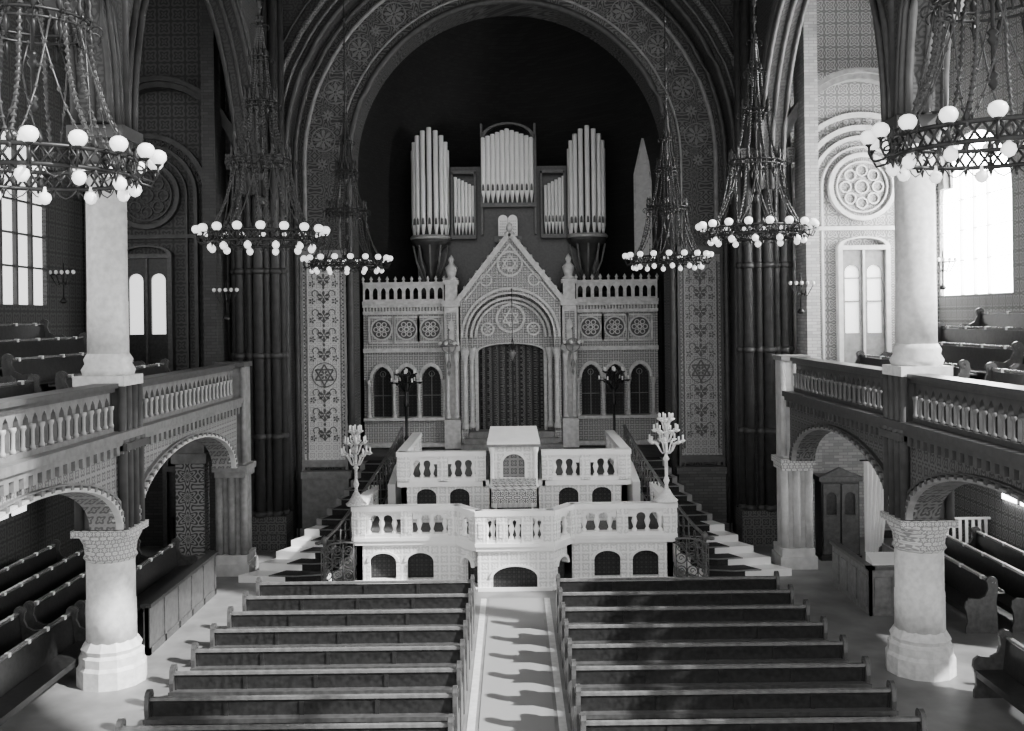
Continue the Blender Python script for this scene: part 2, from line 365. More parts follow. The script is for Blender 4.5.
# ------------------------------------------------------------------ columns and gallery
for s,nm in ((-1,'left'),(1,'right')):
    XC=7.05*s; YC=17.45
    e=empty('gallery_column',(XC,YC,0),'pale round stone column carrying the gallery and upper arcade','column')
    ob('column_base',MB().lathe([(.58,0),(.58,.3),(.54,.36),(.54,.5),(.48,.55),(.51,.62),(.46,.7),(.42,.76)],n=12,sm=False),M_colstone,e)
    ob('column_shaft',MB().lathe([(.42,.74),(.415,1.4),(.405,1.41),(.405,2.2)],n=28),M_colstone,e)
    ob('column_capital',MB().lathe([(.405,2.12),(.45,2.17),(.42,2.24),(.44,2.4),(.52,2.55),(.52,2.6)],n=16).box(-.49,.49,-.48,.48,2.58,2.7),M_cap,e)
    m=MB().box(-.36,.36,-.36,.36,2.7,5.15)
    for x in (-.38,.38):
        for y in (-.38,-.13,.13,.38):
            m.lathe([(.085,2.7),(.085,4.1),(.11,4.15),(.11,4.3),(.075,4.35),(.075,5.14)],x,y,0,8)
    for y in (-.38,.38):
        for x in (-.13,.13): m.lathe([(.085,2.7),(.085,4.1),(.11,4.15),(.11,4.3),(.075,4.35),(.075,5.14)],x,y,0,8)
    m.box(-.5,.5,-.5,.5,4.05,4.18)
    ob('clustered_pedestal',m,M_dstone,e)
    ob('upper_base',MB().box(-.44,.44,-.44,.44,5.15,5.32).lathe([(.42,5.32),(.45,5.42),(.39,5.52),(.41,5.6),(.35,5.7)],n=24),M_colstone,e)
    ob('upper_shaft',MB().lathe([(.345,5.68),(.34,6.6),(.335,6.61),(.335,9.0)],n=28),M_colstone,e)
    ob('upper_capital',MB().lathe([(.34,8.95),(.38,9.0),(.36,9.08),(.46,9.4)],n=16).box(-.48,.48,-.48,.48,9.38,9.6),M_dstone,e)
    m=MB()
    for i in range(8):
        q=i*pi/4; m.lathe([(.1,9.6),(.1,16.9)],.33*cos(q),.33*sin(q),0,8)
    ob('upper_ribs',m,M_rib,e)
    a,b=(6.75,7.2) if s>0 else (-7.2,-6.75)
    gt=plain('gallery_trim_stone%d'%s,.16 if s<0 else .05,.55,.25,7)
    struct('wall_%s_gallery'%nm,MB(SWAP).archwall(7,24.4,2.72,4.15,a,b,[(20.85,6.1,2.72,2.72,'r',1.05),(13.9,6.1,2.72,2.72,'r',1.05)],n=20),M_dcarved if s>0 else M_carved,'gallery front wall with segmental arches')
    fx=s*6.72
    for yc in (20.85,13.9):
        m=MB(SWAP)
        m.arc(yc,2.72,3.05,3.2,fx-.08,fx+.08,0,pi,28,0.345)
        trim(m,M_stone if s<0 else M_mstone,'moulded voussoirs of the gallery arch')
        m=MB(SWAP).arc(yc,2.72,3.3,3.38,fx-.05,fx+.05,0,pi,28,0.345)
        for i in range(30):
            q=pi*(i+.5)/30; m.box(yc+3.13*cos(q)-.04,yc+3.13*cos(q)+.04,min(fx,fx-s*.1),max(fx,fx-s*.1),2.72+3.25*.345*sin(q)-.04,2.72+3.25*.345*sin(q)+.03)
        trim(m,gt,'outer hood moulding with bosses on the gallery arch')
    m=MB(SWAP)
    m.box(7,24.4,min(s*6.62,s*7.2),max(s*6.62,s*7.2),4.15,4.25); m.box(7,24.4,min(s*6.56,s*7.2),max(s*6.56,s*7.2),4.25,4.38)
    for i in range(58): m.box(9+i*.265,9.13+i*.265,min(s*6.62,s*6.8),max(s*6.62,s*6.8),4.0,4.15)
    trim(m,gt,'dentilled cornice below the gallery balustrade')
    xa,xb=(7.2,11.9) if s>0 else (-11.9,-7.2)
    struct('floor_gallery_%s'%nm,MB().box(xa,xb,9,27.85,4.1,4.3),M_dstone,'stone floor of the side gallery')
    t=MB()
    for i in range(3):
        p=8.9+i*.95; t.box(min(s*p,s*11.9),max(s*p,s*11.9),10,26.5,4.3+i*.33,4.3+(i+1)*.33)
    struct('floor_tiers_%s'%nm,t,M_wood,'raked wooden tiers in the gallery')
    for (y0,y1) in ((17.95,24.1),(10.5,16.95)):
        e=empty('gallery_balustrade',(s*6.9,y0,4.38),'carved gallery balustrade with pointed arcade','balustrade')
        L=y1-y0; n=int(L/.27); pt=L/n
        m=MB(SWAP); m.archwall(0,L,0,.68,-.07,.07,[(pt*(i+.5),pt*.7,.1,.4,'p',.19) for i in range(n)],n=4)
        ob('arcade_panel',m,gt,e)
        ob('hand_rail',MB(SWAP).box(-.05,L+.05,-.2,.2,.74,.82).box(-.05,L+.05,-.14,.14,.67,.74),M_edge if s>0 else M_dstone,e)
        ob('base_rail',MB(SWAP).box(0,L,-.13,.13,0,.08),gt,e)
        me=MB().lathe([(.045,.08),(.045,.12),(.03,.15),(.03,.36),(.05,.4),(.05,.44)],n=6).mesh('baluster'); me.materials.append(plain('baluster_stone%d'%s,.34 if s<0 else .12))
        for i in range(n+1):
            ob('baluster',me,None,e,(-s*.1,min(max(pt*i,.03),L-.03),0))
    e=empty('gallery_pier',(s*6.95,24.82,0),'engaged stone pier with clustered shafts ending the gallery','pier')
    m=MB().box(-.3,.3,-.2,.5,.5,5.1)
    for x in (-.3,0,.3): m.lathe([(.1,.5),(.1,2.45)],x,-.22,0,8)
    for x in (-.3,0,.3): m.lathe([(.07,2.75),(.07,5.1)],x,-.2,0,8)
    ob('pier_shafts',m,M_stone if s>0 else M_mstone,e)
    ob('pier_base',MB().box(-.45,.45,-.4,.5,0,.3).box(-.4,.4,-.35,.5,.3,.5),M_stone,e)
    ob('pier_capital',MB().box(-.43,.43,-.4,.5,2.55,2.7).box(-.38,.38,-.34,.5,2.4,2.55),M_cap if s>0 else M_mstone,e)
    ob('pier_cap',MB().box(-.36,.36,-.3,.5,5.1,5.22),M_mstone if s>0 else M_dstone,e)
for s,nm in ((-1,'left'),(1,'right')):
    a,b=(7.85,8.2) if s>0 else (-8.2,-7.85)
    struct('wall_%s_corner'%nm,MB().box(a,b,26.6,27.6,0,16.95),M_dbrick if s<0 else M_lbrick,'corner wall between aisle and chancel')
e=empty('patterned_pillar',(-8.1,25.2,0),'squat patterned pillar in the aisle under the gallery','pillar')
ob('pillar_shaft',MB().box(-.36,.36,-.2,.2,.4,2.7),M_painted,e)
ob('pillar_base',MB().box(-.44,.44,-.3,.3,0,.4),M_mstone,e)
ob('pillar_capital',MB().box(-.44,.44,-.3,.3,2.7,2.95).box(-.38,.38,-.25,.25,2.95,4.09),M_mstone,e)
e=empty('tall_cupboard',(8.25,25.3,0),'tall dark wooden cupboard with arched panels','cupboard')
ob('cupboard_body',MB().box(-.48,.48,0,.55,.1,2.0).box(-.52,.52,-.04,.58,0,.12),M_wood,e)
ob('cornice',MB().box(-.55,.55,-.07,.6,2.0,2.12).prism([(-.5,2.12),(.5,2.12),(0,2.35)],-.03,.1),M_wood2,e)
for t in (-1,1):
    ob('door',MB().archwall(t*.235-.21,t*.235+.21,.16,1.94,-.04,0,[(t*.235,.26,1.15,1.6,'r',.13),],8),M_wood2,e)
# ------------------------------------------------------------------ aisle runner
ob('aisle_carpet',MB().box(-.58,.58,6.5,22.2,0,.012),M_run,label='pale patterned runner along the central aisle',category='carpet')
for t in (-1,1):
    struct('trim_%d'%(60+t),MB().box(t*.7-.06,t*.7+.06,6.5,22.2,0,.008),M_border,'pale stone border strip of the aisle')
# ------------------------------------------------------------------ pews
def pew_meshes(L,back=1.05,top=None):
    d={}
    m=MB(); m.hexa([(0.03,0,.1),(L-.03,0,.1),(L-.03,.04,.1),(.03,.04,.1),(.03,-.1,back-.06),(L-.03,-.1,back-.06),(L-.03,-.06,back-.06),(.03,-.06,back-.06)])
    n=max(2,int(L/.9))
    for i in range(n+1):
        x=.03+(L-.12)*i/n; m.hexa([(x,-.015,.1),(x+.06,-.015,.1),(x+.06,.0,.1),(x,.0,.1),(x,-.115,back-.07),(x+.06,-.115,back-.07),(x+.06,-.1,back-.07),(x,-.1,back-.07)])
    d['backrest']=(m,M_wood)
    d['top_rail']=(MB().box(.0,L,-.12,-.05,back-.04,back),top or M_toprail)
    d['seat']=(MB().box(.03,L-.03,.03,.45,.42,.46).box(.03,L-.03,.4,.43,.34,.42),M_wood)
    d['book_ledge']=(MB().box(.03,L-.03,-.3,-.07,.76,.785).box(.03,L-.03,-.3,-.28,.785,.82),top or M_wood2)
    prof=[(-.16,0),(.46,0),(.46,.12),(.42,.2),(.44,.4),(.48,.5),(.46,.62),(.38,.68),(.2,.66),(.08,.72),(.02,.85),(.04,.98)]
    prof+=[(-.05+.11*cos(t),back+.0+.1*sin(t)) for t in [0,.5,1.0,1.6,2.2,2.8,3.4]]+[(-.17,.9),(-.13,.6),(-.15,.3)]
    T=lambda u,d_,z:(d_,u,z)
    m=MB(T).prism(prof,0,.06); m.arc(-.05,back,.03,.06,-.01,.07,0,2*pi,10)
    d['bench_end']=(m,M_wood2)
    return {k:(v[0].mesh(k),v[1]) for k,v in d.items()}
cache={}
def pew(L,loc,rot,label,group,back=1.05,plates=0,top=None):
    key=(round(L,2),back,top)
    if key not in cache: cache[key]=pew_meshes(L,back,top)
    p=cache[key]; e=empty('pew',loc,label,'pew',rot,group=group)
    for k_,(me,mt) in p.items():
        if k_=='bench_end':
            ob(k_,me,mt,e); ob(k_,me,mt,e,(L-.06,0,0))
        else: ob(k_,me,mt,e)
    for i in range(plates):
        ob('number_plate',PLATE,None,e,(L*(i+.5)/plates,0,back))
    return e
PLATE=MB().box(-.035,.035,-.11,-.05,0,.01).box(-.035,.035,-.05,-.035,-.06,.01).mesh('number_plate'); PLATE.materials.append(M_white)
for i in range(9):
    y=19.9-i*1.0
    pew(4.4,(.82,y,0),0,'long dark polished wooden pew with scrolled ends','nave pews')
    pew(4.3,(-5.12,y,0),0,'long dark polished wooden pew with scrolled ends','nave pews')
for i in range(4):
    for yy in (23.8,18.2):
        pew(5.3,(-8.0-i*.95,yy,0),-pi/2,'dark wooden side pew facing the nave with white plates','side aisle pews',plates=8,back=1.0)
for i in range(3):
    pew(4.6,(9.2+i*.9,19.4,0),pi/2,'wooden side pew with top painted pale as if lit and carved end','side aisle pews',plates=5,back=1.0,top=M_littop)
for i in range(2):
    pew(3.2,(7.85+i*.95,13.0,0),pi/2,'short dark side bench beside the stone column','short side benches',back=1.0)
for s in (-1,1):
    for i in range(3):
        X=s*(9.35+i*.95); z=4.63+i*.33
        for (ya,L) in ((18.6,5.6),(12.3,5.6)):
            pew(L,(X,ya if s>0 else ya+L,z),s*pi/2,'dark wooden gallery pew on a raked tier','gallery pews',plates=6,back=.95)
    pew(5.6,(s*8.35,18.6 if s>0 else 24.2,4.3),s*pi/2,'dark wooden gallery pew on the gallery floor','gallery pews',plates=6,back=.95)
    pew(5.6,(s*8.35,12.0 if s>0 else 17.6,4.3),s*pi/2,'dark wooden gallery pew on the gallery floor','gallery pews',plates=6,back=.95)
e=empty('wooden_parapet',(-6.9,18.7,0),'low panelled wooden parapet closing the side aisle','parapet')
m=MB(SWAP).box(0,4.2,-.04,.04,.05,.9)
for i in range(6): m.box(i*.82,i*.82+.08,-.06,.06,0,.9)
m.box(0,4.2,-.06,.06,0,.14); ob('panel',m,M_wood2,e); ob('top_rail',MB(SWAP).box(-.05,4.25,-.1,.1,.9,.97),M_wood,e)
e=empty('reader_stall',(7.3,20.6,0),'wooden box stall with panelled front and desk ledge','stall')
m=MB().box(0,1.2,0,.06,.0,.95).box(0,.06,0,2.4,0,.95).box(1.14,1.2,0,2.4,0,.95)
for x in (.1,.46,.82): m.box(x,x+.28,-.03,0,.15,.8)
for y in (.15,.75,1.35,1.9): m.box(-.03,0,y,y+.42,.15,.8)
ob('panel',m,plain('stall_wood',.16,.4,.3,8),e); ob('top_rail',MB().box(-.05,1.25,-.05,.1,.95,1.02).box(-.05,.1,-.05,2.45,.95,1.02),M_wood2,e)
ob('desk_ledge',MB().hexa([(.1,.1,1.02),(1.1,.1,1.02),(1.1,.5,1.02),(.1,.5,1.02),(.1,.1,1.05),(1.1,.1,1.05),(1.1,.5,1.2),(.1,.5,1.2)]),M_white,e)
m=MB(); n=30
vs=[];
for zz in (0.2,2.5):
    for i in range(n+1): vs.append((.75*i/n*(0.6 if zz<1 else 1),.05*sin(i*1.3),zz))
m.raw(vs,[(i,i+1,n+2+i,n+1+i) for i in range(n)],True)
e=ob('door_curtain',m,M_white,loc=(8.85,25.3,0),label='white gathered curtain hanging from a rod in the aisle',category='curtain')
ob('curtain_rod',MB().tube([(-.1,0,2.52),(.9,0,2.52)],.02),M_iron,e)
e=empty('slatted_railing',(9.9,24.8,0),'low white slatted railing behind the side pews','railing')
m=MB()
for i in range(12): m.box(i*.16,i*.16+.07,0,.03,.0,1.1)
ob('slats',m,M_white,e); ob('rail',MB().box(-.05,1.9,-.02,.05,1.1,1.15),M_white,e)
e=empty('wooden_plank',(6.0,12.7,0),'dark wooden kneeler board lying beside the aisle','board')
ob('plank',MB().hexa([(0,0,.1),(.25,0,.1),(.35,1.6,.1),(.1,1.6,.1),(0,0,.15),(.25,0,.15),(.35,1.6,.15),(.1,1.6,.15)]),M_wood,e)
ob('foot',MB().box(.02,.28,.2,.26,0,.1),M_wood,e); ob('foot',MB().box(.06,.32,1.3,1.36,0,.1),M_wood,e)
# ------------------------------------------------------------------ podium (bimah)
pod=empty('bimah_podium',(0,23.6,0),'two-tiered white marble podium with balustrades and arched grilles','podium')
LP=[(-3.73,2.9),(-3.73,0),(-1.35,0),(-.85,-.75),(.85,-.75),(1.35,0),(3.73,0),(3.73,2.9)]
def seg(P,Q):
    P=Vector((P[0],P[1]));Q=Vector((Q[0],Q[1])); d=(Q-P); L=d.length; d/=L; n=Vector((-d.y,d.x))
    return L,(lambda u,dd,z:(P.x+d.x*u+n.x*dd,P.y+d.y*u+n.y*dd,z))
BAL=MB().lathe([(.06,0),(.06,.05),(.03,.09),(.04,.14),(.072,.24),(.035,.36),(.03,.4),(.06,.44),(.06,.5)],n=10).mesh('baluster'); BAL.materials.append(M_marble)
def balus(parent,P,Q,z,group_n,posts=True):
    L,T=seg(P,Q)
    ob('balustrade_rail',MB(T).box(-.05,L+.05,-.12,.14,z+.64,z+.76).box(0,L,-.06,.1,z+.58,z+.64),M_marble,parent)
    ob('balustrade_base',MB(T).box(0,L,-.08,.12,z,z+.1),M_marble,parent)
    npan=max(1,group_n); pl=L/npan
    for i in range(npan+1):
        u=min(max(pl*i,.09),L-.09); ob('balustrade_post',MB(T).box(u-.13,u+.13,-.1,.13,z,z+.7).box(u-.06,u+.06,-.12,-.1,z+.15,z+.5),M_mcarv,parent)
    for i in range(npan):
        a=pl*i+.14; b=pl*(i+1)-.14; nb=max(2,int((b-a)/.25))
        for j in range(nb):
            u=a+(b-a)*(j+.5)/nb; x,y,zz=T(u,.02,z+.09); ob('baluster',BAL,None,parent,(x,y,zz))
        am=MB(T).archwall(a,b,z+.44,z+.6,-.03,.07,[(a+(b-a)*(j+.5)/nb+(b-a)/nb/2,(b-a)/nb*.7,z+.43,z+.46,'r',.08) for j in range(nb-1)],n=6)
        ob('arcade_head',am,M_marble,parent)
lt=sub('lower_tier',pod)
for i in range(len(LP)-1):
    P,Q=LP[i],LP[i+1]; L,T=seg(P,Q)
    if i in (1,5): ops=[(L*(.26 if i==1 else .35),.62,.1,.52,'r',.2),(L*(.63 if i==1 else .73),.62,.1,.52,'r',.2)]; gp=2
    elif i==3: ops=[(L/2,1.02,.02,.3,'r',.26)]; gp=3
    elif i in (2,4): ops=[(L/2,.42,.1,.5,'r',.18)]; gp=1
    else: ops=[]; gp=3
    ob('podium_wall',MB(T).archwall(0,L,0,.92,0,.14,ops,n=10),M_mcarv,lt)
    if ops: ob('opening_grille',MB(T).box(.1,L-.1,.16,.18,0,.9),M_lattice,lt)
    ob('podium_moulding',MB(T).box(-.03,L+.03,-.07,.1,.92,1.02).box(-.05,L+.05,-.11,.1,1.02,1.1),M_marble,lt)
    ob('plinth_moulding',MB(T).box(0,L,-.05,0,0,.08),M_marble,lt)
    for o in ops: ob('arch_moulding',MB(T).arc(o[0],o[3],o[1]/2,o[1]/2+.07,-.04,.02,0,pi,12,o[5]/(o[1]/2)),M_marble,lt)
    balus(lt,P,Q,1.08,gp)
ob('podium_floor',MB().slab([(x*.99,y+.02) for x,y in LP],.98,1.08),M_dais,lt)
ut=sub('upper_tier',pod)
UP=[(-2.85,5.9),(-2.85,1.7),(-.75,1.7),(.75,1.7),(2.85,1.7),(2.85,5.9)]
for i in range(5):
    P,Q=UP[i],UP[i+1]; L,T=seg(P,Q)
    ops=[(L*.3,.5,1.4,1.75,'r',.18),(L*.7,.5,1.4,1.75,'r',.18)] if i in (1,3) else []
    ob('podium_wall',MB(T).archwall(0,L,1.08,2.0,0,.14,ops,n=10),M_mcarv,ut)
    if ops: ob('opening_grille',MB(T).box(.05,L-.05,.16,.18,1.1,2.0),M_lattice,ut)
    ob('podium_moulding',MB(T).box(-.04,L+.04,-.1,.1,2.0,2.14),M_marble,ut)
    if i!=2: balus(ut,P,Q,2.12,2 if i in(1,3) else 3)
ob('podium_floor',MB().box(-2.8,2.8,1.72,5.9,2.0,2.1),M_dais,ut)
for s in (-1,1):
    ob('sloping_parapet',MB(SWAP).prism([(2.95,.0),(5.6,.0),(5.6,2.3),(2.95,1.85)],s*3.25-.1,s*3.25+.1),M_marble,ut)
pp=empty('pulpit',(0,25.05,1.08),'white marble pulpit with slanted reading top and arched niche','pulpit')
ob('pulpit_body',MB().archwall(-.62,.62,0,1.93,0,.12,[(0,.55,1.15,1.5,'r',.24)],10).box(-.62,-.5,0,.9,0,1.93).box(.5,.62,0,.9,0,1.93).box(-.5,.5,.12,.2,0,1.93),M_mcarv,pp)
ob('niche_panel',MB().box(-.27,.27,.1,.118,1.15,1.75),M_carved,pp)
ob('reading_top',MB().hexa([(-.66,-.14,2.0),(.66,-.14,2.0),(.66,.95,2.0),(-.66,.95,2.0),(-.66,-.14,2.06),(.66,-.14,2.06),(.6,.95,2.34),(-.6,.95,2.34)]),M_marble,pp)
ob('cornice',MB().box(-.68,.68,-.12,1,1.93,2.0),M_mstone,pp)
ob('niche_moulding',MB().arc(0,1.5,.28,.34,-.05,0,0,pi,14,.9).box(-.34,-.28,-.05,0,1.1,1.5).box(.28,.34,-.05,0,1.1,1.5).box(-.38,.38,-.06,0,1.06,1.12),M_marble,pp)
for t in (-1,1): ob('corner_shaft',MB().lathe([(.08,.9),(.09,.98),(.05,1.02),(.05,1.75),(.08,1.85),(.09,1.93)],t*.54,-.05,0,10),M_marble,pp)
rt=empty('reading_table',(0,24.3,1.08),'reading table draped with fringed brocade cloth','table')
ob('table_body',MB().box(-.42,.42,0,.6,0,.95),M_wood,rt)
ob('table_cover',MB().hexa([(-.55,-.06,.9),(.55,-.06,.9),(.55,.66,.9),(-.55,.66,.9),(-.55,-.06,.95),(.55,-.06,.95),(.55,.66,1.15),(-.55,.66,1.15)]).box(-.55,.55,-.07,-.05,.66,.95),M_cloth,rt)
m=MB()
for i in range(37): m.box(-.55+i*.03,-.535+i*.03,-.075,-.06,.56,.67)
ob('fringe',m,M_white,rt,kind='stuff')
struct('floor_ark_platform',MB().box(-4.55,4.55,29.6,30.3,0,2.05).box(-5.1,5.1,30.2,36,0,2.05),M_mbrick,'raised platform in front of the ark')
# ------------------------------------------------------------------ staircases
M_step=plain('grey_step_stone',0.25,0.5,0.2,6)  # upper steps greyer than the marble ones below
def Xin(t): return 4.4-1.2*sin(t*pi/2)**.8
def Xout(t): return 6.6-2.15*sin(t*pi/2)**.85
for s in (-1,1):
    e=empty('curved_staircase',(0,23.9,0),'curved marble staircase with dark carpet runner','staircase')
    n=12; tr=5.7/n
    for i in range(n):
        t0=i/n;t1=min((i+1.15)/n,1); y0=i*tr; y1=y0+tr*1.15; h=(i+1)*2.05/n
        P=[(s*Xin(t0),y0),(s*(Xin(t0)+Xout(t0))/2,y0-.18),(s*Xout(t0),y0-.05),(s*Xout(t1),y1),(s*Xin(t1),y1)]
        ob('step',MB().slab(P,max(0,h-.42),h),M_marble if i<5 else M_step,e)
        wo=[.75,.7,.62,.52,.4][i] if i<5 else .15; wi=.12
        a0=Xin(t0)+wi;b0=Xout(t0)-wo;a1=Xin(t1)+wi;b1=Xout(t1)-wo
        yf=y0-.19
        Q=[(s*a0,y0-.06),(s*(a0+b0)/2,yf-.02),(s*b0,y0-.12),(s*b1,y1-.02),(s*a1,y1-.02)]
        ob('carpet_runner',MB().slab(Q,h-.16,h+.012),M_carpet,e)
        ob('stair_nosing',MB().tube([(s*a0,y0-.08,h+.005),(s*(a0+b0)/2,yf-.035,h+.005),(s*b0,y0-.14,h+.005)],.018,6),M_mstone,e)
    r=empty('iron_stair_railing',(0,23.9,0),'curved wrought iron stair railing with scrolls','railing')
    pts=[];low=[]
    for i in range(25):
        t=i/24; x=s*(Xin(t)+.08); y=5.7*t; z=2.05*min(1,t+.04)
        pts.append((x,y,z+.95+.25*sin(pi*t))); low.append((x,y,z+.15))
    cur=[(s*(Xin(0)+.08+.22*sin(q)),-.2-.22*cos(q),1.0-.1*q/3) for q in [5.5,4.5,3.5,2.5,1.5,.7]]
    ob('hand_rail',MB().tube(cur+pts,.04,8),M_rail,r); ob('lower_rail',MB().tube(low,.025,6),M_rail,r)
    for i in range(0,25,2):
        x,y,z=pts[i]; ob('baluster',MB().tube([(x,y,z),(x,y,low[i][2]-.12)],.02,6).sphere(x,y,z-.45,.045,6,4),M_rail,r)
    m=MB()
    for i in range(1,24,2):
        x,y,z=pts[i]
        for dz,rr in ((-.25,.15),(-.58,.17)):
            m.tube([(x,y+rr*cos(q),z+dz+rr*sin(q)) for q in [2*pi*j/12 for j in range(12)]],.014,5,True)
            m.tube([(x,y+rr*(1-q/9)*cos(q)*.9,z+dz+rr*(1-q/9)*sin(q)*.9) for q in [j*.6 for j in range(14)]],.012,5)
    ob('scrollwork',m,M_rail,r,kind='stuff')
    ob('newel',MB().lathe([(.09,0),(.1,.05),(.05,.12),(.035,.9),(.06,.95),(.08,1.05),(.01,1.14)],s*4.5,-.25,0,10),M_rail,r)
    f=empty('iron_scroll_gate',(0,23.45,0),'low wrought iron scroll screen beside the podium foot','railing')
    m=MB()
    for j in range(3):
        xx=s*(3.9+j*.26)
        for zz,rr in ((.25,.12),(.55,.12),(.82,.1)):
            m.tube([(xx+rr*cos(q),0,zz+rr*sin(q)) for q in [2*pi*i/12 for i in range(12)]],.013,5,True)
            m.tube([(xx+rr*.6*(1-q/8)*cos(q),0,zz+rr*.6*(1-q/8)*sin(q)) for q in [i*.6 for i in range(12)]],.011,5)
    ob('scrollwork',m,M_rail,f,kind='stuff')
    ob('top_rail',MB().tube([(s*3.76,0,1.0),(s*4.0,0,1.02),(s*4.3,0,.98),(s*4.55,0,.85)],.025,6),M_rail,f)
    ob('bottom_rail',MB().tube([(s*3.76,0,.08),(s*4.55,0,.08)],.02,6),M_rail,f)
    for xx in (3.78,4.03,4.29,4.54): ob('upright',MB().tube([(s*xx,0,0),(s*xx,0,1.0 if xx<4.5 else .86)],.014,5),M_rail,f)
# ------------------------------------------------------------------ candelabra
def candelabrum(loc,hgt,mat,label,arms=6,R=.34,tiers=2,S=1.0):
    e=empty('candelabrum',loc,label,'candelabrum')
    ob('base',MB().lathe([(.2*S,0),(.22*S,.04),(.16*S,.1),(.1*S,.2),(.06*S,.3)],n=12),mat,e)
    zt=hgt-.35
    ob('stem',MB().lathe([(.05*S,.28),(.03*S,.4),(.06*S,.5),(.03*S,.6),(.03*S,zt*.6),(.065*S,zt*.63),(.03*S,zt*.68),(.03*S,zt),(.05*S,zt+.05),(.01,zt+.1)],n=10),mat,e)
    for t in range(tiers):
        rr=R*(1-.3*t); z=zt-.38+t*.26
        for i in range(arms):
            q=2*pi*(i+.5*t)/arms; cx,sx_=cos(q),sin(q)
            pth=[(rr*u*cx,rr*u*sx_,z+.14*sin(u*2.2*pi)*-.6+.22*u*u) for u in [j/8 for j in range(9)]]
            ex,ey,ez=pth[-1]
            m=MB().tube(pth,.014*S,5).lathe([(.01,0),(.045*S,.03),(.05*S,.06)],ex,ey,ez,8)
            m.sphere(pth[5][0],pth[5][1],pth[5][2],.03*S,6,4)
            ob('arm',m,mat,e)
            ob('candle',MB().lathe([(.018*S,0),(.018*S,.12)],ex,ey,ez+.06,6),M_white,e)
    ob('candle',MB().lathe([(.02*S,0),(.02*S,.16)],0,0,zt+.1,6),M_white,e)
    return e
candelabrum((-3.73,23.62,1.85),1.75,plain('dull_metal',.5,.4,.4,30,.1,.2),'ornate candelabrum on the podium corner post',7,.34,3,S=1.15)
candelabrum((3.6,23.62,1.85),1.95,M_silver,'ornate pale candelabrum with many arms on the podium corner',7,.4,3,S=1.25)
candelabrum((-3.3,30.9,2.05),2.75,M_iron,'tall dark bronze candelabrum before the ark wall',6,.45,2,S=1.4)
candelabrum((3.12,30.9,2.05),2.75,M_iron,'tall dark bronze candelabrum before the ark wall',6,.45,2,S=1.4)
